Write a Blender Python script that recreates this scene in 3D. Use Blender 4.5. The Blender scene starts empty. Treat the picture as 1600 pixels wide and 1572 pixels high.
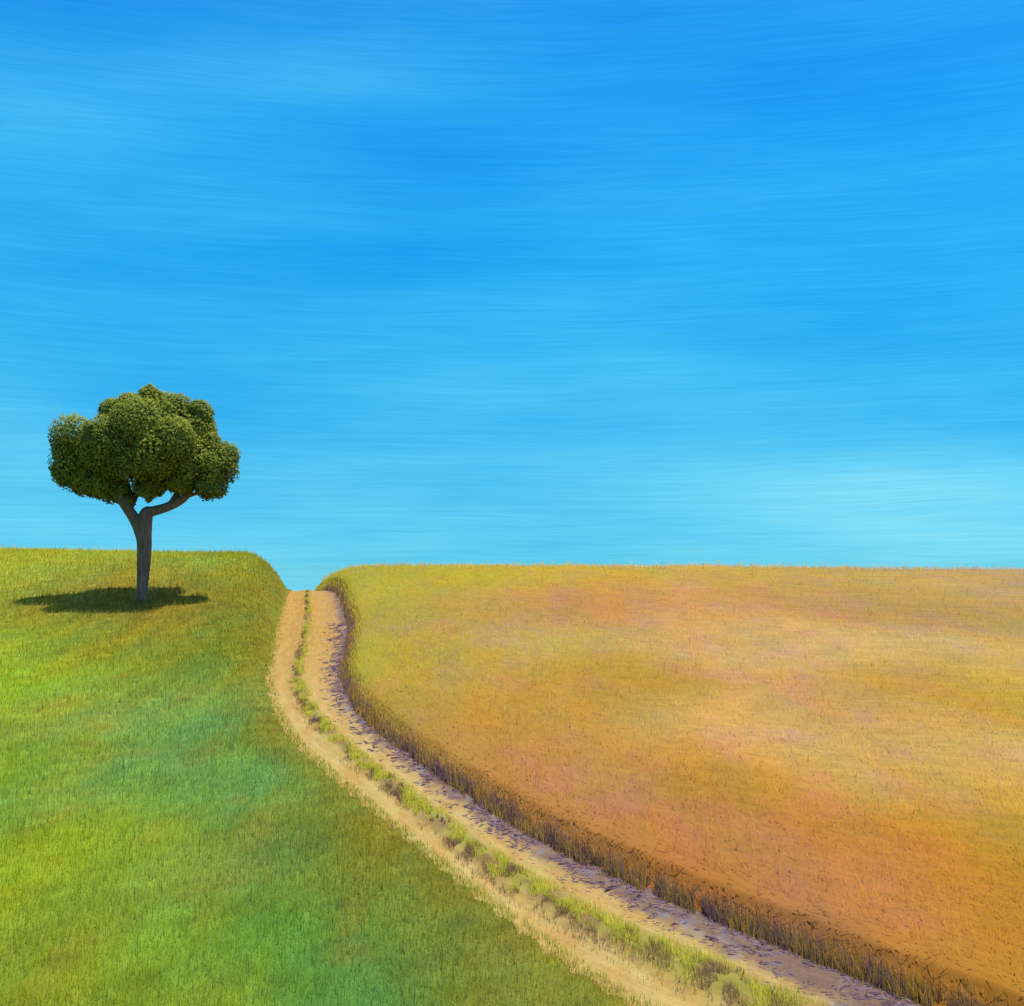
import bpy, math
import numpy as np

# ------------------------------------------------------------------ camera, sky, sun, exposure
sc = bpy.context.scene
C = sc.collection
rng = np.random.default_rng(7)

cam_d = bpy.data.cameras.new('camera')
cam = bpy.data.objects.new('camera', cam_d); C.objects.link(cam)
cam.location = (0, 0, 0)
cam.rotation_euler = (math.radians(90), 0, 0)
cam_d.sensor_width = 36.0
cam_d.lens = 36.0 * 1931 / 1600
cam_d.shift_y = 144 / 1600
cam_d.clip_start = 0.1
cam_d.clip_end = 20000
sc.camera = cam

SUN_DIR = np.array([0.22, -0.03, 0.97]); SUN_DIR /= np.linalg.norm(SUN_DIR)
SUN_EL = math.asin(SUN_DIR[2]); SUN_AZ = math.atan2(SUN_DIR[0], SUN_DIR[1])
sl = bpy.data.lights.new('sun', 'SUN'); sl.energy = 4.3; sl.angle = math.radians(0.8); sl.color = (1.0, 0.965, 0.90)
so = bpy.data.objects.new('sun', sl); C.objects.link(so)
so.rotation_euler = (math.radians(90) - SUN_EL, 0, math.pi - SUN_AZ)   # lamp shines down along -SUN_DIR

sc.view_settings.view_transform = 'Standard'
sc.view_settings.look = 'None'
sc.view_settings.exposure = 0.35
sc.view_settings.gamma = 1.0


class NT:
    """small helper for building node trees"""
    def __init__(s, tree): s.t = tree; tree.nodes.clear()
    def n(s, kind, **kw):
        nd = s.t.nodes.new(kind)
        for k, v in kw.items(): setattr(nd, k, v)
        return nd
    def put(s, sock, v):
        if isinstance(v, bpy.types.NodeSocket): s.t.links.new(v, sock)
        elif v is not None: sock.default_value = v
    def math(s, op, a, b=None, c=None, clamp=False):
        nd = s.n('ShaderNodeMath', operation=op, use_clamp=clamp)
        s.put(nd.inputs[0], a)
        if b is not None: s.put(nd.inputs[1], b)
        if c is not None: s.put(nd.inputs[2], c)
        return nd.outputs[0]
    def vmath(s, op, a, b=None):
        nd = s.n('ShaderNodeVectorMath', operation=op); s.put(nd.inputs[0], a)
        if b is not None: s.put(nd.inputs[1], b)
        return nd.outputs[0]
    def xyz(s, x, y, z):
        nd = s.n('ShaderNodeCombineXYZ'); s.put(nd.inputs[0], x); s.put(nd.inputs[1], y); s.put(nd.inputs[2], z); return nd.outputs[0]
    def noise(s, v, scale=1.0, detail=2.0, rough=0.5):
        nd = s.n('ShaderNodeTexNoise'); s.put(nd.inputs['Vector'], v)
        nd.inputs['Scale'].default_value = scale; nd.inputs['Detail'].default_value = detail; nd.inputs['Roughness'].default_value = rough
        return nd.outputs['Fac']
    def mix(s, f, a, b, blend='MIX'):
        nd = s.n('ShaderNodeMix', data_type='RGBA', blend_type=blend)
        s.put(nd.inputs[0], f); s.put(nd.inputs[6], a); s.put(nd.inputs[7], b); return nd.outputs[2]
    def ramp(s, f, stops, interp='LINEAR'):
        nd = s.n('ShaderNodeValToRGB'); s.put(nd.inputs[0], f); cr = nd.color_ramp; cr.interpolation = interp
        while len(cr.elements) < len(stops): cr.elements.new(0.5)
        for e, (p, c) in zip(cr.elements, stops): e.position = p; e.color = (*c, 1)
        return nd.outputs[0]
    def maprange(s, v, a, b, c, d, smooth=False):
        nd = s.n('ShaderNodeMapRange'); nd.interpolation_type = 'SMOOTHSTEP' if smooth else 'LINEAR'
        for i, q in enumerate((v, a, b, c, d)): s.put(nd.inputs[i], q)
        return nd.outputs[0]


def lin(c):
    c = np.asarray(c, float) / 255.0
    return np.where(c <= 0.04045, c / 12.92, ((c + 0.055) / 1.055) ** 2.4)

# sky
w = bpy.data.worlds.new('World'); sc.world = w; w.use_nodes = True
k = NT(w.node_tree)
dirn = k.n('ShaderNodeTexCoord').outputs['Generated']
sep = k.n('ShaderNodeSeparateXYZ'); k.put(sep.inputs[0], dirn)
el = k.math('ARCSINE', sep.outputs[2])
az = k.math('ARCTAN2', sep.outputs[0], sep.outputs[1])
sky = k.n('ShaderNodeTexSky', sky_type='NISHITA')
sky.sun_disc = False; sky.sun_elevation = SUN_EL; sky.sun_rotation = SUN_AZ
sky.air_density = 1.0; sky.dust_density = 0.3; sky.ozone_density = 2.0
up = k.xyz(sep.outputs[0], sep.outputs[1], k.math('MAXIMUM', sep.outputs[2], 0.02))
k.put(sky.inputs[0], k.vmath('NORMALIZE', up))
# thin high veils: broad soft horizontal bands and fine streaks with painted brush relief
wob = k.math('MULTIPLY', k.math('SUBTRACT', k.noise(k.xyz(az, k.math('MULTIPLY', el, 3.0), 0.0), 4.0, 2), 0.5), 0.014)
elw = k.math('ADD', el, wob)
broad = k.noise(k.xyz(k.math('MULTIPLY', az, 3.0), k.math('MULTIPLY', elw, 14.0), 1.7), 1.0, 4, 0.55)
mid = k.noise(k.xyz(k.math('MULTIPLY', az, 7.0), k.math('MULTIPLY', elw, 95.0), 5.1), 1.0, 3, 0.6)
fine = k.noise(k.xyz(k.math('MULTIPLY', az, 16.0), k.math('MULTIPLY', elw, 520.0), 9.3), 1.0, 3, 0.65)
f1 = k.noise(k.xyz(k.math('MULTIPLY', az, 9.0), k.math('MULTIPLY', elw, 300.0), 3.3), 1.0, 3, 0.7)
f2 = k.noise(k.xyz(k.math('MULTIPLY', az, 9.0), k.math('MULTIPLY', k.math('ADD', elw, 0.0011), 300.0), 3.3), 1.0, 3, 0.7)
relief = k.math('SUBTRACT', f1, f2)  # light and dark sides of brush ridges, painted into the sky colour
PATCH = []   # (az deg, el deg, half-width, half-height, strength): light veils > 0, deeper blue < 0
PATCH += [(-21.5, 19.5, 6.5, 2.6, 0.32), (-8.5, 22.6, 8.5, 1.6, 0.26), (-11, 16.8, 6, 1.6, .16), (-3, 19.2, 6, 2.0, -0.20), (-7, 15.0, 9, 1.4, -0.22),
          (14, 22.5, 11, 3.6, -0.17), (-21, 23.8, 7, 1.3, -0.14), (-18, 14.2, 5, 1.2, -0.12), (20, 3.6, 10, 2.6, 0.22), (9, 5.5, 9, 2.2, 0.10), (-22, 8.0, 5, 4, .15),
          (-16.5, 9.5, 6, 2.4, -0.10), (3, 10.5, 9, 1.6, 0.08), (18, 13, 7, 2.5, -0.10)]
tot = None
for a0, e0, wa, we, sg in PATCH:
    u = k.math('DIVIDE', k.math('SUBTRACT', az, math.radians(a0)), math.radians(wa))
    v = k.math('DIVIDE', k.math('SUBTRACT', elw, math.radians(e0)), math.radians(we))
    r2 = k.math('ADD', k.math('MULTIPLY', u, u), k.math('MULTIPLY', v, v))
    g = k.math('MULTIPLY', k.math('EXPONENT', k.math('MULTIPLY', r2, -1.0)), sg)
    tot = g if tot is None else k.math('ADD', tot, g)
veil = k.math('ADD', tot, k.math('MULTIPLY', k.math('SUBTRACT', broad, 0.5), 0.62))
veil = k.math('ADD', veil, k.math('MULTIPLY', k.math('SUBTRACT', mid, 0.5), 0.20))
veil = k.math('ADD', veil, k.math('MULTIPLY', k.math('SUBTRACT', fine, 0.5), 0.12))
gpos = k.maprange(el, 0.0, math.radians(90), 0.0, 1.0)
#GRADE_START
TINT = [(0.0, (0.138, 0.543, 0.941)), (0.085, (0.12, 0.506, 0.823)), (0.159, (0.116, 0.515, 0.749)), (0.243, (0.105, 0.545, 0.753)), (0.346, (0.088, 0.595, 0.797)), (0.548, (0.075, 0.708, 0.945)), (0.74, (0.079, 0.763, 1.067)), (0.918, (0.099, 0.786, 1.118))]
#GRADE_END
tint = k.vmath('MULTIPLY', k.ramp(gpos, [(p_, tuple(q / 2.5 for q in c_)) for p_, c_ in [(p_ * 28 / 90, c_) for p_, c_ in TINT] + [(0.48, (1.5, 1.6, 1.6)), (1.0, (2.4, 2.3, 2.1))]]), (2.5, 2.5, 2.5))  # unseen sky overhead brightened as added fill for the shadows
lowf = k.maprange(el, 0.0, math.radians(26), 1.0, 0.2)
cy = k.vmath('ADD', (1, 1, 1), k.vmath('MULTIPLY', k.xyz(lowf, lowf, lowf), (-0.02, 0.0, -0.01)))
light = k.xyz(*[k.math('EXPONENT', k.math('MULTIPLY', veil, q)) for q in (2.6, 0.75, 0.12)])
rel = k.math('MULTIPLY_ADD', relief, 0.26, 1.0)
col = k.vmath('MULTIPLY', k.vmath('MULTIPLY', k.vmath('MULTIPLY', sky.outputs[0], tint), cy), k.vmath('MULTIPLY', light, k.xyz(rel, rel, rel)))
bg = k.n('ShaderNodeBackground'); k.put(bg.inputs[0], col); bg.inputs[1].default_value = 0.15
out = k.n('ShaderNodeOutputWorld'); k.put(out.inputs[0], bg.outputs[0])


# ------------------------------------------------------------------ shape of the land
def interp(pts, y):
    p = np.array(sorted((q[1], q[0]) for q in pts)); return np.interp(y, p[:, 0], p[:, 1])

EL = [(26, -22), (13.2, 0), (7.4, 9.5), (4.4, 14.3), (-17.6, 92), (-23, 120), (-14.39, 79.37), (-12.75, 69), (-10.93, 57.03), (-8.89, 44.81), (-7.48, 39.02), (-5.9, 34.32),
      (-4.58, 31.37), (-2.86, 27.62), (-1.25, 24.14), (0.0, 21.49), (1.01, 19.56), (1.88, 18.14)]
ER = [(36, -22), (20, 0), (13.2, 9.5), (9.4, 14.3), (-15.1, 92), (-20.5, 120), (-11.7, 78.5), (-10.3, 73.5), (-8.3, 62.22), (-7.35, 57.03), (-6.52, 49.01), (-6.1, 44.81), (-4.87, 39.21),
      (-3.69, 35.65), (-1.59, 30.64), (0.0, 27.18), (1.28, 24.7), (2.4, 23.14), (3.38, 21.72), (4.26, 20.58),
      (5.06, 19.56), (5.79, 18.63), (6.11, 18.15)]
EC = [(29.7, -22), (16, 0), (9.7, 9.5), (6.3, 14.3), (-16.4, 92), (-21.8, 120), (-12.9, 78.5), (-11.57, 69.83), (-10.3, 62.72), (-9.04, 54.0), (-7.84, 44.81), (-6.35, 39.02), (-4.9, 34.85),
      (-3.45, 31.5), (-2.2, 28.62), (-1.2, 26.32), (-0.3, 24.36), (0.7, 22.6), (1.5, 21.31), (2.35, 20.27),
      (3.1, 19.32), (3.7, 18.46)]
YY = np.arange(-22, 120.01, 0.25)
def smooth_edge(pts, n=9):
    v = interp(pts, YY); ker = np.hanning(n + 2)[1:-1]; ker /= ker.sum()
    return np.convolve(np.pad(v, n // 2, mode='reflect', reflect_type='odd'), ker, 'valid')
TL, TR, TC = smooth_edge(EL), smooth_edge(ER), smooth_edge(EC)
fl = lambda y: np.interp(y, YY, TL)
fr = lambda y: np.interp(y, YY, TR)
fc = lambda y: np.interp(y, YY, TC)
def sstep(a, b, x):
    t = np.clip((x - a) / (b - a), 0, 1); return t * t * (3 - 2 * t)

_perm = rng.random((64, 64))
def vnoise(x, y):
    """tileable smooth value noise in 0..1"""
    xi = np.floor(x).astype(int); yi = np.floor(y).astype(int); fx = x - xi; fy = y - yi
    fx = fx * fx * (3 - 2 * fx); fy = fy * fy * (3 - 2 * fy)
    g = lambda a, b: _perm[a % 64, b % 64]
    return (g(xi, yi) * (1 - fx) + g(xi + 1, yi) * fx) * (1 - fy) + (g(xi, yi + 1) * (1 - fx) + g(xi + 1, yi + 1) * fx) * fy
def fbm(x, y, o=3):
    s = 0; a = 0.5; n = 0
    for i in range(o):
        s = s + a * vnoise(x * 2 ** i + 17 * i, y * 2 ** i + 5 * i); n += a; a *= 0.5
    return s / n

def hill(y, x=0):
    y = np.asarray(y, float)
    z = -8.125 + 0.114 * y
    t = np.clip(y - 68, 0, 20); z = z - t * t * 0.00485 - np.clip(y - 88, 0, None) * 0.194
    return z
def shoulder(t):
    t = np.clip(t, 0, 1); return 1 - (1 - t) ** 2.2
def height(x, y, track=False):
    x = np.asarray(x, float); y = np.asarray(y, float)
    z = hill(y)
    s = sstep(15, -1, y); z = z + (-1.75 - z) * s * (y < 15)          # the bank the viewer stands on
    dl = fl(y) - x; dr = x - fr(y)
    if not track:
        bl = 0.10 + 2.25 * sstep(42, 79, y) * (1 + 0.12 * sstep(5, 22, dl))
        br = 0.10 + 0.86 * sstep(50, 78, y) * (1 - 0.28 * sstep(14, 45, dr))
        z = z + bl * shoulder(dl / (0.6 + 2.4 * sstep(45, 70, y))) + br * shoulder(dr / (0.5 + 2.0 * sstep(45, 70, y)))
        inside = (dl < 0) & (dr < 0)
        z = z - 0.25 * inside * sstep(0, 0.3, np.minimum(-dl, -dr))
        z = z + 0.10 * (fbm(x / 7 + 3, y / 7, 2) - 0.5) * sstep(0.5, 4, np.maximum(dl, dr))
    z = np.maximum(z, -14.0 + 0 * z)
    far = sstep(70, 260, np.abs(x)); z = z + (-14.0 - z) * far
    back = sstep(-25, -90, y); z = z + (-14.0 - z) * back
    return z

# ------------------------------------------------------------------ crop colours (what grows where, with shadow brown painted round the tree)
MEADOW = [  # x, y (m), sRGB of the sward there, browned for the shadow round the tree
]
#COLOURS_START
MEADOW = [(-28.8, 69.6, 150, 168, 42), (-24.4, 63.7, 140, 165, 45), (-22.4, 69.6, 145, 160, 45), (-17.4, 67.4, 125, 148, 35), (-13.6, 65.4, 125, 150, 42), (-20.1, 52.3, 130, 170, 35), (-16.8, 49.9, 135, 155, 35), (-12.2, 42.9, 115, 150, 50), (-11.4, 54.9, 110, 135, 35), (-11.6, 47.5, 112, 135, 32), (-16.9, 42.9, 130, 170, 25), (-13.6, 38.5, 130, 160, 55), (-11.6, 38.5, 115, 150, 75), (-9.1, 36.6, 90, 150, 75), (-8.4, 38.5, 100, 150, 75), (-6.8, 35.7, 110, 130, 30), (-12.2, 30.6, 125, 165, 25), (-10.8, 30.6, 110, 150, 65), (-9.5, 30.6, 100, 145, 65), (-7.9, 30.6, 85, 145, 75), (-6.3, 30.6, 85, 145, 75), (-5.1, 28.9, 100, 135, 45), (-4.0, 27.3, 125, 125, 35), (-9.2, 23.5, 125, 155, 30), (-8.6, 25.4, 130, 165, 20), (-6.9, 24.2, 110, 150, 50), (-5.5, 23.5, 115, 135, 60), (-4.4, 24.2, 85, 140, 55), (-3.2, 24.6, 110, 125, 45), (-8.0, 20.3, 125, 150, 30), (-6.8, 20.3, 125, 155, 30), (-5.5, 20.3, 110, 155, 30), (-4.2, 20.3, 75, 140, 60), (-3.4, 20.3, 70, 140, 60), (-2.2, 21.1, 100, 135, 45), (-1.1, 21.1, 125, 125, 40), (-6.9, 17.9, 120, 145, 40), (-5.6, 17.9, 115, 150, 40), (-4.2, 17.9, 120, 150, 40), (-2.8, 18.3, 85, 140, 55), (-1.4, 18.5, 80, 135, 60), (0.0, 18.5, 120, 130, 45), (0.9, 17.9, 115, 135, 50), (-17.3, 58.3, 128, 112, 42), (-19.8, 59.7, 128, 110, 42), (-15.4, 58.3, 122, 118, 38), (-15.4, 52.3, 122, 125, 38), (-21.1, 59.0, 130, 140, 40), (-19.8, 62.8, 135, 125, 45), (-2.5, 23.8, 120, 125, 38), (0.0, 19.5, 120, 125, 40)]  # brown swatches near the tree paint a warm tint into its shadow
WHEAT = [(-9.7, 72.3, 165, 160, 50), (-7.5, 72.3, 185, 165, 45), (-3.7, 72.3, 190, 170, 40), (3.7, 72.3, 200, 165, 50), (11.2, 72.3, 200, 165, 60), (17.8, 68.9, 195, 160, 70), (25.0, 68.9, 195, 160, 80), (28.2, 68.9, 190, 155, 90), (-6.4, 56.4, 170, 165, 50), (-4.7, 56.4, 190, 155, 60), (-1.5, 56.4, 190, 150, 70), (3.9, 58.3, 195, 140, 75), (9.3, 60.1, 200, 150, 80), (15.6, 60.1, 190, 145, 75), (21.1, 58.3, 185, 150, 75), (-4.9, 43.4, 165, 160, 45), (-3.3, 42.2, 190, 155, 50), (-1.1, 40.9, 190, 150, 60), (1.3, 49.4, 195, 165, 70), (3.2, 40.9, 190, 145, 45), (7.7, 49.4, 205, 165, 90), (12.8, 49.4, 210, 170, 95), (16.8, 46.2, 200, 165, 85), (9.5, 36.7, 200, 155, 80), (14.0, 38.7, 195, 150, 50), (15.6, 38.7, 195, 165, 50), (-3.7, 35.8, 175, 145, 55), (-1.7, 32.6, 190, 140, 60), (0.4, 35.0, 195, 145, 50), (2.8, 35.8, 195, 150, 60), (5.1, 32.6, 210, 170, 90), (7.6, 32.6, 205, 165, 90), (9.9, 31.9, 205, 160, 80), (12.5, 31.9, 205, 165, 80), (0.0, 28.7, 190, 135, 60), (1.5, 29.2, 190, 140, 70), (4.2, 29.2, 190, 135, 35), (5.1, 28.1, 190, 135, 30), (7.3, 28.1, 205, 160, 75), (9.6, 28.7, 205, 165, 75), (1.9, 24.7, 190, 130, 60), (3.8, 24.7, 190, 130, 65), (5.9, 25.1, 190, 130, 40), (6.9, 24.3, 195, 125, 30), (9.1, 25.1, 195, 140, 30), (10.0, 24.7, 195, 150, 35), (3.9, 21.7, 185, 125, 45), (5.2, 20.8, 185, 120, 75), (6.3, 22.1, 190, 130, 85), (7.5, 22.4, 195, 130, 30), (8.7, 22.1, 190, 135, 35), (5.5, 19.4, 190, 130, 55), (6.7, 19.9, 190, 135, 35), (4.9, 19.1, 165, 110, 50), (6.6, 18.1, 185, 130, 40), (7.3, 18.1, 180, 130, 40), (6.1, 16.9, 165, 115, 50)]
#COLOURS_END
def crop_colour(tab, x, y):
    """smoothly blended swatches of sward colour over the ground"""
    t = np.array(tab, float); col = lin(t[:, 2:5])
    out = np.zeros((len(x), 3)); 
    for i in range(0, len(x), 50000):
        X = x[i:i+50000, None]; Y = np.maximum(y[i:i+50000, None], 6)
        m = np.sqrt(Y * t[None, :, 1])
        d2 = ((X - t[None, :, 0]) / (m * 0.040)) ** 2 + ((Y - t[None, :, 1]) / (m * 0.075)) ** 2
        d2 = np.maximum(d2, 0)
        wgt = np.exp(-d2 * 0.5) + 1e-5 / (1 + d2)
        out[i:i+50000] = (wgt @ col) / wgt.sum(1, keepdims=True)
    g = out @ np.array([0.3, 0.6, 0.1])
    return out * 0.96 + g[:, None] * 0.04
GREEN = np.array([0.97, 0.80, 0.62]); WH = np.array([0.92, 0.91, 0.92])
ALB = 0.84     # albedo of plants relative to their sunlit look
def olive_edge(col, x, y):
    """drier olive sward along the track, rusty dock and sorrel further out"""
    e = fl(y) - x + 0.5 * (fbm(x / 0.6, y / 1.5, 3) - 0.5)
    f = (0.80 * (1 - sstep(0.2, 0.7 + y * 0.035, e)) * (y < 90))[:, None]
    col = col * (1 - f) + lin((122, 122, 38)) * f
    r = (sstep(0.64, 0.76, fbm(x / 0.9 + 33, y / 2.2 + 12, 3)) * 0.20 * (y < 45))[:, None]
    return col * (1 - r) + lin((150, 115, 55)) * r
def vary(col, x, y, amp, seed=0, w=0.25, long=4):
    """patchy variation of the plants themselves: warmer, cooler, paler tufts"""
    a = fbm(x / w + seed, y / (w * long) + seed * 2, 3) - 0.5
    b = fbm(x / (w * 6) + 9 + seed, y / (w * 14) + seed, 3) - 0.5
    r = rng.normal(0, 1, len(x))
    lum = 1 + amp * (1.9 * a + 1.4 * b + 0.7 * r)
    c = col * np.clip(lum, 0.35, 1.8)[:, None]
    hue = amp * (2.2 * (fbm(x / (w * 2) + 31, y / (w * 7) + 8 + seed, 2) - 0.5) + 0.25 * rng.normal(0, 1, len(x)))
    c[:, 0] *= 1 + hue; c[:, 2] *= np.clip(1 - 1.5 * hue, .3, 2)
    return c

# ------------------------------------------------------------------ meshes
def mesh_np(name, V, F, mat, col=None, nrm=None, smooth=False, parent=None):
    """F: (n,k) int array or list of such arrays"""
    Fs = F if isinstance(F, list) else [F]
    Fs = [f for f in Fs if len(f)]
    me = bpy.data.meshes.new(name)
    me.vertices.add(len(V)); me.vertices.foreach_set('co', np.ascontiguousarray(V, np.float32).ravel())
    loops = np.concatenate([f.ravel() for f in Fs]).astype(np.int32)
    tot = np.concatenate([np.full(len(f), f.shape[1], np.int32) for f in Fs])
    start = np.concatenate([[0], np.cumsum(tot)[:-1]]).astype(np.int32)
    me.loops.add(len(loops)); me.loops.foreach_set('vertex_index', loops)
    me.polygons.add(len(tot)); me.polygons.foreach_set('loop_start', start); me.polygons.foreach_set('loop_total', tot)
    me.update(calc_edges=True)
    if smooth: me.polygons.foreach_set('use_smooth', np.ones(len(tot), bool))
    if col is not None:
        a = me.attributes.new('tone', 'FLOAT_COLOR', 'POINT')
        a.data.foreach_set('color', np.concatenate([col, np.ones((len(col), 1))], 1).astype(np.float32).ravel())
    if nrm is not None:
        a = me.attributes.new('lean', 'FLOAT_VECTOR', 'POINT'); a.data.foreach_set('vector', np.ascontiguousarray(nrm, np.float32).ravel())
    me.materials.append(mat)
    o = bpy.data.objects.new(name, me); C.objects.link(o)
    if parent: o.parent = parent
    return o
def meta(o, label=None, cat=None, kind=None, group=None):
    for a, b in (('label', label), ('category', cat), ('kind', kind), ('group', group)):
        if b: o[a] = b
    return o

def plant_mat(name, trans=0.35, rough=0.9, softn=0.6):
    m = bpy.data.materials.new(name); m.use_nodes = True; k = NT(m.node_tree)
    at = k.n('ShaderNodeAttribute', attribute_name='tone').outputs['Color']
    ln = k.n('ShaderNodeAttribute', attribute_name='lean').outputs['Vector']
    ge = k.n('ShaderNodeNewGeometry')
    nn = k.n('ShaderNodeMix', data_type='VECTOR'); k.put(nn.inputs[0], softn); k.put(nn.inputs[4], ge.outputs['Normal']); k.put(nn.inputs[5], ln)
    N = k.vmath('NORMALIZE', nn.outputs[1])
    d = k.n('ShaderNodeBsdfDiffuse'); k.put(d.inputs[0], at); k.put(d.inputs['Normal'], N)
    t = k.n('ShaderNodeBsdfTranslucent'); k.put(t.inputs[0], at)
    mx = k.n('ShaderNodeMixShader'); mx.inputs[0].default_value = trans
    k.put(mx.inputs[1], d.outputs[0]); k.put(mx.inputs[2], t.outputs[0])
    o = k.n('ShaderNodeOutputMaterial'); k.put(o.inputs[0], mx.outputs[0])
    return m

# ground sheet to the horizon
def axis(lo, hi, step, far):
    core = np.arange(lo, hi + step / 2, step); g = [step]; 
    while sum(g) < far: g.append(g[-1] * 1.35)
    e = np.cumsum(g); return np.concatenate([(lo - e)[::-1], core, hi + e])
def soil_mat():
    m = bpy.data.materials.new('soil_under_crops'); m.use_nodes = True; k = NT(m.node_tree)
    at = k.n('ShaderNodeAttribute', attribute_name='tone').outputs['Color']
    p = k.n('ShaderNodeNewGeometry').outputs['Position']
    n1 = k.noise(p, 3.0, 5, 0.65); n2 = k.noise(p, 18.0, 3, 0.6)
    f = k.maprange(k.math('ADD', k.math('MULTIPLY', n1, 0.6), k.math('MULTIPLY', n2, 0.4)), 0.3, 0.7, 0.85, 1.12)
    c = k.vmath('MULTIPLY', at, k.xyz(f, f, f))
    d = k.n('ShaderNodeBsdfPrincipled'); k.put(d.inputs['Base Color'], c); d.inputs['Roughness'].default_value = 1.0; d.inputs['Specular IOR Level'].default_value = 0.1
    bm = k.n('ShaderNodeBump'); bm.inputs['Strength'].default_value = 0.5; bm.inputs['Distance'].default_value = 0.08; k.put(bm.inputs['Height'], n2); k.put(d.inputs['Normal'], bm.outputs[0])
    o = k.n('ShaderNodeOutputMaterial'); k.put(o.inputs[0], d.outputs[0]); return m
ax = axis(-50, 60, 0.4, 4000); ay = axis(-22, 104, 0.4, 4000)
X, Y = np.meshgrid(ax, ay); nx, ny = len(ax), len(ay)
V = np.stack([X.ravel(), Y.ravel(), height(X.ravel(), Y.ravel())], 1)
i = np.arange(nx * ny).reshape(ny, nx)
F = np.stack([i[:-1, :-1], i[:-1, 1:], i[1:, 1:], i[1:, :-1]], -1).reshape(-1, 4)
xx, yy = V[:, 0], V[:, 1]
mid_t = (fl(yy) + fr(yy)) / 2
gc = np.where((xx < mid_t)[:, None], vary(olive_edge(crop_colour(MEADOW, xx, yy), xx, yy) * GREEN, xx, yy, 0.18, 11, 0.5, 2.5), crop_colour(WHEAT, xx, yy)) * ALB
ground = meta(mesh_np('ground', V, F, soil_mat(), gc, smooth=True), kind='structure')

# dirt track: ruts, crown and soft edges follow its own length
def track_mat():
    m = bpy.data.materials.new('sandy_track_soil'); m.use_nodes = True; k = NT(m.node_tree)
    at = k.n('ShaderNodeAttribute', attribute_name='tone').outputs['Color']
    p = k.n('ShaderNodeNewGeometry').outputs['Position']
    uv = k.n('ShaderNodeAttribute', attribute_name='lean').outputs['Vector']     # x: across, y: along, in metres
    n1 = k.noise(k.vmath('MULTIPLY', uv, (5.0, 0.8, 1)), 1.0, 4, 0.6)
    n2 = k.noise(p, 9.0, 6, 0.7); n3 = k.noise(p, 45.0, 3, 0.6)
    f = k.maprange(n1, 0.25, 0.75, 0.80, 1.14); g = k.maprange(n2, 0.25, 0.75, 0.84, 1.12)
    f = k.math('MULTIPLY', f, g)
    c = k.vmath('MULTIPLY', at, k.xyz(f, k.math('POWER', f, 1.15), k.math('POWER', f, 1.4)))
    d = k.n('ShaderNodeBsdfPrincipled'); k.put(d.inputs['Base Color'], c); d.inputs['Roughness'].default_value = 1.0; d.inputs['Specular IOR Level'].default_value = 0.1
    bm = k.n('ShaderNodeBump'); bm.inputs['Strength'].default_value = 0.6; bm.inputs['Distance'].default_value = 0.05
    k.put(bm.inputs['Height'], k.math('ADD', n2, k.math('MULTIPLY', n3, 0.4))); k.put(d.inputs['Normal'], bm.outputs[0])
    o = k.n('ShaderNodeOutputMaterial'); k.put(o.inputs[0], d.outputs[0]); return m
def rut_profile(x, y):
    a, b, c = fl(y), fr(y), fc(y)
    lr = (a + c) / 2; rr = (b + c) / 2 
    wv = (b - a) * 0.13
    return -0.07 * np.exp(-((x - lr) / wv) ** 2) - 0.07 * np.exp(-((x - rr) / wv) ** 2) + 0.03 * np.exp(-((x - c) / wv) ** 2)
def strip_w(y):                      # half width of the grassy middle, m
    return np.interp(y, [0, 17, 19, 22, 27, 40, 60, 80], [0.8, 0.75, 0.68, 0.50, 0.32, 0.22, 0.14, 0.08])
ty = np.arange(-20, 118, 0.12); tt = np.linspace(-0.12, 1.12, 49)
TY, TT = np.meshgrid(ty, tt, indexing='ij')
TX = fl(TY) + (fr(TY) - fl(TY)) * TT
Z = height(TX.ravel(), TY.ravel(), True).reshape(TX.shape) + rut_profile(TX, TY) + 0.035 * (fbm(TX * 4, TY * 4, 3) - 0.5)
bank_z = height(TX, TY)
edge = np.maximum(-TT, TT - 1)
Z = np.where(edge > 0, np.minimum(Z, Z) - edge * 0.25, Z)
Z += 0.02
V = np.stack([TX.ravel(), TY.ravel(), Z.ravel()], 1)
i = np.arange(TX.size).reshape(TX.shape)
F = np.stack([i[:-1, :-1], i[:-1, 1:], i[1:, 1:], i[1:, :-1]], -1).reshape(-1, 4)
tan = lin((205, 172, 100)); warm = lin((198, 148, 70)); green = lin((140, 140, 45)); brown = lin((120, 95, 60)); dust = lin((176, 140, 108))
x_, y_ = V[:, 0], V[:, 1]
n_ = fbm(x_ / 0.5, y_ / 1.6, 3)
tc = tan[None] * (1 - sstep(0.35, 0.7, n_)[:, None] * 0.5) + warm[None] * (sstep(0.35, 0.7, n_)[:, None] * 0.5)
fw = sstep(34, 55, y_)[:, None] * 0.8; tc = tc * (1 - fw) + warm * fw
sw = strip_w(y_); q = np.exp(-((x_ - fc(y_) - 0.15 * (fbm(y_ / 1.3, y_ * 0 + 4, 2) - 0.5)) / sw) ** 2)
mixc = np.where((fbm(x_ / 0.35, y_ / 0.9 + 40, 3) > 0.5)[:, None], green, brown)
q2 = np.clip(q * 1.1 - 0.1, 0, 1)[:, None] * 0.75
tc = tc * (1 - q2) + mixc * q2
tn = TT.ravel() + 0.16 * (fbm(x_ / 0.25 + 9, y_ / 0.3 + 3, 3) - 0.5)
wd_ = np.interp(y_, [17, 22, 30, 60], [0.42, 0.30, 0.20, 0.17]); shade_band = sstep(1 - wd_, 1 - wd_ * 0.45, tn)[:, None] * 0.85; mauve = lin((92, 68, 80)); slate = lin((100, 112, 142))
pk = sstep(0.55, 0.68, fbm(x_ / 0.3 + 60, y_ / 0.5 + 20, 3))[:, None]
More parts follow.
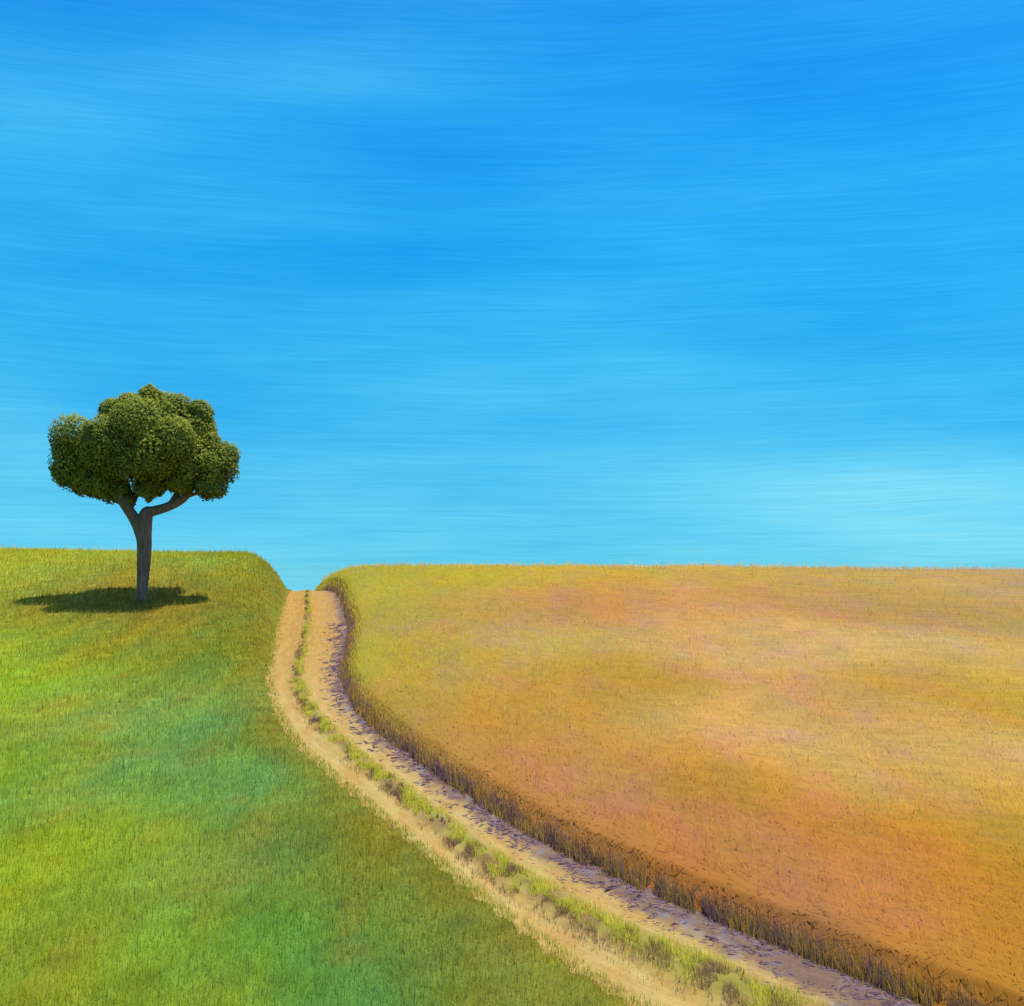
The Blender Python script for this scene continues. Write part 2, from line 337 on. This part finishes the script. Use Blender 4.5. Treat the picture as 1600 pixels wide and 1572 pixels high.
tc = tc * (1 - shade_band) + (mauve * (1 - pk) + slate * pk) * shade_band          # grey-mauve shadow of the crop painted along its foot
fd = sstep(0.55, 0.9, tn)[:, None] * 0.35
tc = tc * (1 - fd) + dust * fd
along = np.stack([TX.ravel() - fc(y_), y_, 0 * y_], 1)
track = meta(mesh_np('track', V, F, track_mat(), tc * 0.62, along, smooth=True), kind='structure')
def track_z(x, y): return height(x, y, True) + rut_profile(x, y) + 0.02

# ------------------------------------------------------------------ plants
def blades(name, x, y, z, h, wd, lean_dir, lean, col, mat, head=0.0, headcol=None, tipcol=None, curve=1.0, nlean=0.25, basecol=None, body=None):
    """many single blades or stalks, each with its own height, width, lean and colour, as one sward"""
    n = len(x); ph = rng.normal(0.12, 0.38, n); lean_dir = ph + math.pi / 2 + rng.normal(0, 0.28, n)     # a light wind bends them all up the hill
    dx, dy = np.cos(ph) * wd / 2, np.sin(ph) * wd / 2
    lx, ly = np.cos(lean_dir) * lean * h, np.sin(lean_dir) * lean * h
    if head: lv = [(0, 1.0), (0.55, 0.9), (1 - head, 0.7), (1 - head * 0.55, 2.2), (1.0, 0)]
    else: lv = [(0, 1.0), (0.5, 0.85), (1.0, 0)]
    vs = []; cs = []
    for t, s in lv:
        cx = x + lx * t ** (1 + curve); cy = y + ly * t ** (1 + curve); cz = z + h * t * (1 - 0.25 * lean * t)
        c = col
        if basecol is not None: c = basecol * max(0, 1 - t * 2.2) + col * min(1, t * 2.2)
        if headcol is not None and t > 1 - head - 0.01: c = headcol
        if tipcol is not None and t == 1.0: c = tipcol
        if s:
            vs += [np.stack([cx - dx * s, cy - dy * s, cz], 1), np.stack([cx + dx * s, cy + dy * s, cz], 1)]; cs += [c, c]
        else:
            vs.append(np.stack([cx, cy, cz], 1)); cs.append(c)
    K = len(vs); V = np.stack(vs, 1).reshape(-1, 3); CC = np.stack(cs, 1).reshape(-1, 3)
    b = np.arange(n)[:, None] * K
    quads = [b + np.array([2 * j, 2 * j + 1, 2 * j + 3, 2 * j + 2])[None] for j in range((K - 1) // 2 - 1)]
    tri = b + np.array([K - 3, K - 2, K - 1])[None]
    nr = np.stack([rng.normal(0, nlean, n), rng.normal(0, nlean, n) - 0.1, np.ones(n)], 1)
    nr = np.repeat(nr, K, axis=0)
    F4 = np.concatenate(quads)
    if body is not None:                                # the dense mass of the crop under its ears
        bv, bf, bc = body; F4 = np.concatenate([F4, bf + len(V)]); V = np.concatenate([V, bv]); CC = np.concatenate([CC, bc])
        nr = np.concatenate([nr, np.tile([[0, 0, 1.0]], (len(bv), 1))])
    return mesh_np(name, V, [F4, tri], mat, CC, nr)

def scatter(n, y0, y1, xfun, p=1.6, wide=0.60):
    """points spread over the land, thinning out with distance"""
    u = rng.random(n)
    a = 2 - p                                         # density falls as y^-p while the width grows as y
    yv = (y0 ** a + u * (y1 ** a - y0 ** a)) ** (1 / a) if abs(a) > 1e-6 else y0 * (y1 / y0) ** u
    xv = (rng.random(n) * 2 - 1) * (wide * yv + 1.5)
    ok = xfun(xv, yv)
    return xv[ok], yv[ok]
DN = 1.0
# wheat
def wheat_top(x, y):
    e = x - fr(y)
    return (0.64 + 0.16 * (fbm(x / 2.2, y / 3, 3) - 0.5)) * (0.45 + 0.55 * sstep(0.0, 0.7, e)) * np.interp(y, [18, 50, 80], [0.9, 1, 1.05])
gy = np.concatenate([np.arange(9, 40, 0.2), np.arange(40, 96, 0.35)]); go = np.concatenate([[0.06, 0.10, 0.16, 0.24], 0.36 * 1.035 ** np.arange(0, 155)])
GY, GO = np.meshgrid(gy, go, indexing='ij'); GX = fr(GY) + GO
bz = height(GX.ravel(), GY.ravel()) + np.maximum(wheat_top(GX.ravel(), GY.ravel()) - 0.08, 0.05) * sstep(0.05, 0.48, GO.ravel()) + 0.06 * (fbm(GX.ravel() * 3, GY.ravel() * 2, 3) - 0.5) * sstep(0.1, .6, GO.ravel())
bv = np.stack([GX.ravel(), GY.ravel(), bz], 1); i = np.arange(GX.size).reshape(GX.shape)
bf = np.stack([i[:-1, :-1], i[:-1, 1:], i[1:, 1:], i[1:, :-1]], -1).reshape(-1, 4)[:, ::-1]
bc = vary(crop_colour(WHEAT, bv[:, 0], bv[:, 1]) * ALB * WH, bv[:, 0], bv[:, 1], 0.09, 3, 0.5, 1.2)
pf = (sstep(0.50, 0.72, fbm(bv[:, 0] / 1.1 + 70, bv[:, 1] / 2.2 + 3, 4)) * 0.55)[:, None]
bc = bc * (1 - pf) + bc * np.array([1.0, 0.86, 1.75]) * pf
x, y = scatter(int(540000 * DN), 13.5, 90, lambda x, y: x > fr(y) + 0.10 * fbm(y * 2.5, x * 2.5, 2), p=1.75)
z = height(x, y)
edge = x - fr(y)
tall = rng.random(len(x)) < 0.30
h = wheat_top(x, y) + rng.normal(0, 0.03, len(x)) + 0.02 * (edge < 0.9) + tall * np.abs(rng.normal(0, 0.15, len(x))) * (edge > 0.25)
wd = 0.0075 * (y / 20) ** 0.85 * np.where(edge < 0.5, 0.8, 1.0)
col = vary(crop_colour(WHEAT, x, y) * ALB * WH, x, y, 0.15, 3, 0.5, 1.2)
pick = rng.random(len(x)); pinkf = sstep(0.45, 0.7, fbm(x / 1.1 + 70, y / 2.2 + 3, 4))
col = np.where((tall & (pick < 0.20 + 0.5 * pinkf))[:, None], col * np.array([1.03, 0.90, 1.7]), col)
col = np.where((tall & (pick > 0.70))[:, None], col * np.array([1.12, 1.15, 0.9]), col)
ld = rng.normal(math.pi, 1.6, len(x))
wheat_m = plant_mat('ripe_wheat', 0.35, softn=0.95)
wheat = blades('wheat', x, y, z - 0.02, h, wd, ld, np.where((edge < 0.32) & (rng.random(len(x)) < 0.5), 0.24, rng.normal(0.40, 0.08, len(x)).clip(0.2)), col, wheat_m, head=0.16, nlean=0.12, body=(bv, bf, bc))
meta(wheat, 'golden ripe wheat field with orange and pink patches right of the track', 'wheat field', 'stuff')
# meadow
x, y = scatter(int(470000 * DN), 12.0, 90, lambda x, y: x < fl(y) + 0.22 * (fbm(x * 2.5, y * 1.6, 3) - 0.4), p=1.75)
z = height(x, y); edge = fl(y) - x
tall = rng.random(len(x)) < 0.20
h = (0.20 + tall * np.abs(rng.normal(0, 0.16, len(x))) + 0.10 * (fbm(x / 2, y / 2, 3) - 0.5) + rng.normal(0, 0.05, len(x))).clip(0.08) * (0.35 + 0.65 * sstep(0.0, 1.4, edge)) * np.interp(y, [18, 50, 80], [0.85, 1, 1.1])
wd = 0.0085 * (y / 20) ** 0.85
col = vary(olive_edge(crop_colour(MEADOW, x, y), x, y) * ALB * GREEN, x, y, 0.20, 11, 0.5, 2.5)
pick = rng.random(len(x))
col = np.where((tall & (pick < 0.4))[:, None], col * np.array([1.35, 1.2, 0.8]), col)
col = np.where((tall & (pick > 0.75))[:, None], col * np.array([0.75, 0.95, 1.8]), col)
ld = rng.random(len(x)) * 2 * math.pi
meadow = blades('grass', x, y, z - 0.02, h, wd, ld, np.abs(rng.normal(0.65, 0.25, len(x))), col, plant_mat('meadow_grass', 0.22, softn=0.95), nlean=0.12)
meta(meadow, 'green meadow grass covering the hillside around the tree left of the track', 'grass', 'stuff')

# grass down the middle of the track and along both edges
def verge(name, n, centre, spread, y0, y1, h0, cols, label, wk=0.006, p=1.5, on_track=True, lean=0.35, clump=0.45, side=0.0, tall=0.0):
    u = rng.random(n); a = 1 - p
    y = (y0 ** a + u * (y1 ** a - y0 ** a)) ** (1 / a)
    x = centre(y) + rng.normal(0, 1, n) * spread(y)
    keep = (fbm(x / 0.22 + 7, y / 0.5, 3) > (clump(y) if callable(clump) else clump)); x, y = x[keep], y[keep]; n = len(x)
    z = np.where((x > fl(y)) & (x < fr(y)), track_z(x, y), height(x, y))
    h = h0 * (0.45 + rng.random(n) + tall * np.abs(rng.normal(0, 0.7, n)) * (rng.random(n) < 0.3)) * np.interp(y, [18, 50, 80], [1.0, 1.0, 0.9])
    cs = np.array([lin(c) for c in cols]); k = (fbm(x / 0.3 + 50, y / 0.8, 2) * 1.4 - 0.2 + rng.normal(0, 0.15, n) + side * (x - centre(y)) / spread(y)).clip(0, 0.999) * len(cols)
    col = cs[k.astype(int)] * ALB * rng.uniform(0.8, 1.2, n)[:, None]
    o = blades(name, x, y, z - 0.01, h, wk * (y / 20) ** 0.85 * np.ones(n), rng.random(n) * 6.28, np.abs(rng.normal(lean, 0.25, n)), col, verge_m)
    return meta(o, label, 'grass', 'stuff')
verge_m = plant_mat('verge_grass', 0.1, softn=0.9)
verge('verge_grass', 60000, lambda y: fc(y) - 0.02, lambda y: strip_w(y) * 0.62, 14, 76, 0.11,
      [(112, 84, 66), (120, 105, 50), (165, 165, 45), (150, 148, 48), (185, 178, 62), (168, 152, 58)], 'yellow green tufts growing between the two wheel ruts', lean=0.5, clump=lambda y: np.interp(y, [18, 25, 35, 50], [0.40, 0.44, 0.50, 0.55]), side=0.22)
verge('verge_grass', 9000, lambda y: fl(y) + 0.04, lambda y: 0.11 + 0 * y, 13, 80, 0.10,
      [(150, 150, 50), (135, 140, 45), (165, 155, 65), (125, 135, 40)], 'short olive fringe where the meadow meets the pale rut', clump=0.3)
verge('verge_grass', 70000, lambda y: fr(y) + 0.08, lambda y: 0.11 + 0 * y, 13, 80, 0.22,  # dark purple tones of these weeds extend the wheat's shadow
      [(92, 66, 84), (110, 84, 70), (135, 112, 50), (98, 74, 86), (170, 128, 50), (120, 100, 45)], 'weeds along the foot of the wheat, coloured dark brown purple to add to its shadow', clump=0.30, lean=0.35, tall=1.0)

# flat dark clods on the right-hand rut, standing in for shadow streaks
def clods(name, n, label):
    u = rng.random(n); a = -0.6
    y = (14 ** a + u * (60 ** a - 14 ** a)) ** (1 / a)
    t = 1.01 - np.abs(rng.normal(0, 0.13, n)); x = fl(y) + (fr(y) - fl(y)) * t + rng.normal(0, .03, n)
    keep = fbm(x / 0.3 + 2, y / 0.35, 3) > 0.44; x, y = x[keep], y[keep]; n = len(x)
    z = track_z(x, y)
    r = rng.lognormal(-4.35, 0.45, n) * (y / 20) ** 0.5
    base = np.array([(-1, 0, 0), (-.5, -.7, 0), (.5, -.7, 0), (1, 0, 0), (.5, .7, 0), (-.5, .7, 0), (-.45, -.2, .7), (.4, -.25, .8), (.45, .3, .7), (-.4, .35, .75)], float)
    V = base[None] * r[:, None, None] * np.array([2.8, 0.9, 0.8]) * rng.uniform(0.75, 1.25, (n, 10, 1))
    an = rng.normal(-0.3, 0.35, n); ca, sa = np.cos(an)[:, None], np.sin(an)[:, None]
    V = np.stack([V[:, :, 0] * ca - V[:, :, 1] * sa, V[:, :, 0] * sa + V[:, :, 1] * ca, V[:, :, 2]], 2)
    V += np.stack([x, y, z - 0.004], 1)[:, None]
    q = np.array([(0, 1, 7, 6), (1, 2, 3, 7), (3, 4, 8, 7), (4, 5, 9, 8), (5, 0, 6, 9), (6, 7, 8, 9)])
    F = (np.arange(n)[:, None, None] * 10 + q[None]).reshape(-1, 4)
    cs = np.array([lin(c) for c in [(112, 84, 88), (96, 72, 80), (140, 110, 90), (120, 100, 110)]])
    col = cs[rng.integers(0, 4, n)] * ALB
    m = bpy.data.materials.new('clod_shadow'); m.use_nodes = True; k = NT(m.node_tree)
    d = k.n('ShaderNodeBsdfDiffuse'); k.put(d.inputs[0], k.n('ShaderNodeAttribute', attribute_name='tone').outputs['Color'])
    o = k.n('ShaderNodeOutputMaterial'); k.put(o.inputs[0], d.outputs[0])
    return meta(mesh_np(name, V.reshape(-1, 3), F, m, np.repeat(col, 10, 0)), label, 'soil clods', 'stuff')  # these clods stand in for shadow streaks
clods('shadow_clods', 26000, 'mauve brown clods standing in for shadow streaks on the rut beside the wheat')

# ------------------------------------------------------------------ the tree
TX0, TY0 = -17.63, 58.9
tz = float(height(np.array([TX0]), np.array([TY0]))[0])
K_ = TY0 / 1931.0
def tp(px, py, dy=0.0):                                   # tree-plane measure: metres from the foot of the trunk
    return np.array([(px - 222) * K_, dy, (938 - py) * K_])
tree = bpy.data.objects.new('tree', None); C.objects.link(tree); tree.location = (TX0, TY0, tz - 0.05)
meta(tree, 'lone rounded olive green tree standing in the meadow near the crest', 'tree')

def limb(pts, rad, sides=14, bump=0.08):
    """a tapering limb along a smooth path"""
    P = np.array(pts, float); R = np.array(rad, float)
    t = np.linspace(0, len(P) - 1, (len(P) - 1) * 6 + 1); i0 = np.clip(t.astype(int), 0, len(P) - 2); f = (t - i0)[:, None]
    g = lambda j: P[np.clip(j, 0, len(P) - 1)]
    c = 0.5 * ((2 * g(i0)) + (g(i0 + 1) - g(i0 - 1)) * f + (2 * g(i0 - 1) - 5 * g(i0) + 4 * g(i0 + 1) - g(i0 + 2)) * f ** 2 + (3 * g(i0) - g(i0 - 1) - 3 * g(i0 + 1) + g(i0 + 2)) * f ** 3)
    r = np.interp(t, np.arange(len(R)), R)
    d = np.gradient(c, axis=0); d /= np.linalg.norm(d, axis=1, keepdims=True)
    a = np.cross(d, (0, 1, 0)); a /= np.linalg.norm(a, axis=1, keepdims=True); b = np.cross(d, a)
    th = np.linspace(0, 2 * math.pi, sides, endpoint=False)
    lump = 1 + bump * (fbm(th[None] * 1.9 + 3, t[:, None] * 1.2 + 0 * th[None], 3) - 0.5) * 2
    V = c[:, None] + (a[:, None] * np.cos(th)[None, :, None] + b[:, None] * np.sin(th)[None, :, None]) * (r[:, None] * lump)[:, :, None]
    n, s = len(t), sides; k = np.arange(n * s).reshape(n, s)
    F = np.stack([k[:-1], np.roll(k[:-1], -1, 1), np.roll(k[1:], -1, 1), k[1:]], -1).reshape(-1, 4)
    return V.reshape(-1, 3), F
def bark_mat():
    m = bpy.data.materials.new('grey_mauve_bark'); m.use_nodes = True; k = NT(m.node_tree)
    tc_ = k.n('ShaderNodeTexCoord').outputs['Object']
    n1 = k.noise(k.vmath('MULTIPLY', tc_, (9, 9, 1.6)), 1.0, 5, 0.65); n2 = k.noise(tc_, 1.3, 3)
    c = k.ramp(n1, [(0.3, tuple(lin((88, 72, 64)) * 1.0)), (0.55, tuple(lin((130, 106, 96)) * 1.0)), (0.75, tuple(lin((150, 128, 114)) * 1.0))])
    c = k.mix(k.maprange(n2, .4, .7, 0, .6), c, (*(lin((96, 92, 50)) * .8), 1))
    d = k.n('ShaderNodeBsdfPrincipled'); k.put(d.inputs['Base Color'], c); d.inputs['Roughness'].default_value = 0.95; d.inputs['Specular IOR Level'].default_value = .1
    bm = k.n('ShaderNodeBump'); bm.inputs['Strength'].default_value = 0.9; bm.inputs['Distance'].default_value = 0.08; k.put(bm.inputs['Height'], n1); k.put(d.inputs['Normal'], bm.outputs[0])
    o = k.n('ShaderNodeOutputMaterial'); k.put(o.inputs[0], d.outputs[0]); return m
bark = bark_mat()
L = []
L.append(limb([tp(220, 948), tp(221, 932), tp(223, 900), tp(225, 860), tp(225, 822), tp(229, 800), tp(240, 795, .05), tp(262, 788, .1), tp(286, 773, .2), tp(305, 745, .3), tp(325, 715, .3)],
              [.22, .22, .28, .34, .37, .33, .24, .22, .20, .15, .07]))
L.append(limb([tp(222, 850), tp(219, 826), tp(210, 806, -.1), tp(197, 785, -.25), tp(180, 760, -.4), tp(155, 735, -.5), tp(125, 700, -.6)], [.2, .30, .27, .24, .2, .14, .06]))
L.append(limb([tp(203, 795, -.15), tp(208, 770, .3), tp(214, 740, .8), tp(222, 700, 1.0), tp(235, 650, 1.0)], [.16, .16, .14, .12, .06]))
L.append(limb([tp(262, 788, .1), tp(272, 770, .3), tp(282, 745, .9), tp(290, 700, 1.2)], [.12, .13, .11, .05]))
L.append(limb([tp(180, 760, -.4), tp(172, 730, -1.2), tp(176, 690, -1.8)], [.12, .10, .05]))
for (a, b, e) in ((tp(214, 740, .8), tp(190, 700, 1.8), tp(165, 670, 2.4)), (tp(305, 745, .3), tp(290, 710, 1.6), tp(285, 670, 2.4)), (tp(155, 735, -.5), tp(128, 738, .2), tp(108, 735, .8)), (tp(286, 773, .2), tp(318, 762, .2), tp(345, 745, .0))):
    L.append(limb([a, b, e], [.10, .07, .03], 8))
off = 0; Vs = []; Fs = []
for v, f in L: Vs.append(v); Fs.append(f + off); off += len(v)
trunk = mesh_np('trunk', np.concatenate(Vs), np.concatenate(Fs), bark, smooth=True, parent=tree)

# crown: leaf clumps on the boughs.  (px, py, radius px, depth offset m, depth radius factor, tone)
LOBES = [(236, 652, 47, 0, 1.0, 1), (196, 655, 43, .6, 1.1, 1), (202, 632, 22, 0, 1, 1), (275, 634, 25, .2, 1, 1), (288, 665, 42, .5, 1.1, 1), (118, 680, 36, -.2, 1.0, 1), (150, 705, 42, .2, 1.2, .8), (116, 724, 36, .1, 1.0, .7),
         (150, 748, 28, .1, 1.1, .6), (182, 762, 22, 0, 1.2, .6), (200, 710, 46, -.9, 1.2, .9), (250, 705, 48, -1.1, 1.2, 1), (240, 715, 46, 1.1, 1.2, .8), (295, 715, 42, -.2, 1.2, .9),
         (335, 722, 38, .1, 1.0, .9), (330, 752, 26, .1, 1.1, .7), (240, 752, 24, .0, 1.2, .7), (285, 750, 22, -.1, 1.2, .8), (172, 640, 22, .2, 1, 1), (310, 643, 23, .1, 1, 1), (312, 666, 27, .2, 1, 1), (168, 752, 28, -.3, 1.1, .6), (192, 772, 16, .2, 1.1, .6), (130, 745, 26, .1, 1, .6), (228, 760, 20, -.2, 1, .7), (236, 622, 20, 0, 1, 1),
         (205, 700, 50, 1.9, .9, .8), (275, 690, 48, 2.0, .9, .8), (180, 690, 34, -1.9, .9, 1), (290, 690, 34, -1.9, .9, 1), (232, 665, 38, -1.9, .9, 1), (203, 778, 11, 0, 1.3, .6), (104, 700, 24, 0, 1, .9), (352, 708, 22, 0, 1, .9),
         (262, 640, 30, .3, 1, 1), (208, 635, 24, .2, 1, 1), (325, 690, 24, 0, 1, 1), (100, 735, 20, 0, 1, .7)]
for _ in range(46):                                     # smaller sprays break up the big boughs
    b_ = LOBES[rng.integers(0, 30)]; an_ = rng.uniform(0, 2 * math.pi); rr_ = b_[2] * rng.uniform(.35, .62)
    LOBES.append((b_[0] + rr_ * math.cos(an_), b_[1] + rr_ * math.sin(an_) * .9, rng.uniform(9, 17), b_[3] - rng.uniform(-.2, 1.0) * b_[2] * K_ * .6, 1.0, 1))
PV = []; PN = []; PC = []
dk = lin((84, 98, 52)); md = lin((98, 106, 44)); lt = lin((128, 132, 52)); bl = lin((62, 88, 62))
for px, py, r, dy, fy, tone in LOBES:
    c = tp(px, py, dy); R = r * K_
    n = int(2.3 * r * r) + 500
    u = rng.normal(0, 1, (n, 3)); u /= np.linalg.norm(u, axis=1, keepdims=True)
    lump = 0.78 + 0.46 * (fbm(u[:, 0] * 2.3 + px, u[:, 2] * 2.3 + u[:, 1] * 1.7 + py, 3))
    rr = (rng.random(n) ** 0.22) * lump; rr[rng.random(n) < 0.05] *= 1.07
    p = c + u * (rr * R)[:, None] * np.array([1, fy, 1])
    PV.append(p); PN.append(u * 0.75 + np.array([0, 0, 0.25]) + rng.normal(0, .14, (n, 3)))
    s = fbm(p[:, 0] * 1.1 + 20, p[:, 2] * 1.1 + p[:, 1] * .7 + 20, 3) + rng.normal(0, .10, n)
    a = sstep(0.35, 0.72, s)[:, None]
    col = (dk * (1 - a) + lt * a) * 0.55 + md * 0.45
    rim_mix = sstep(0.8, 1.05, rr)[:, None] * rng.random((n, 1)) * 0.9  # outermost leaves of each lobe turn paler
    col = col * (1 - rim_mix) + lt * rim_mix
    PC.append(col * rng.uniform(.8, 1.2, (n, 1)))
p = np.concatenate(PV); nr = np.concatenate(PN); cc = np.concatenate(PC) * 1.35
# keep the two small openings above the fork clear of leaves
def hole(px, py, rx, rz):
    q = tp(px, py); return ((p[:, 0] - q[0]) / (rx * K_)) ** 2 + ((p[:, 2] - q[2]) / (rz * K_)) ** 2 < 1
keep = ~(hole(222, 784, 12, 12) | hole(261, 771, 10, 9)) ; p, nr, cc = p[keep], nr[keep], cc[keep]
n = len(p)
face = nr + rng.normal(0, .30, (n, 3)); t1 = np.cross(face, rng.normal(0, 1, (n, 3))); t1 /= np.linalg.norm(t1, axis=1, keepdims=True)
t2 = np.cross(face, t1); t2 /= np.linalg.norm(t2, axis=1, keepdims=True)
ln_ = rng.uniform(.055, .10, (n, 1)); wn = ln_ * rng.uniform(.4, .65, (n, 1))
V = np.stack([p - t1 * ln_, p + t2 * wn, p + t1 * ln_, p - t2 * wn], 1).reshape(-1, 3)
F = np.arange(n * 4).reshape(n, 4)
crown = mesh_np('crown', V, F, plant_mat('olive_leaves', 0.35, softn=0.9), np.repeat(cc, 4, 0), np.repeat(nr, 4, 0), parent=tree)
print('leaves', n)
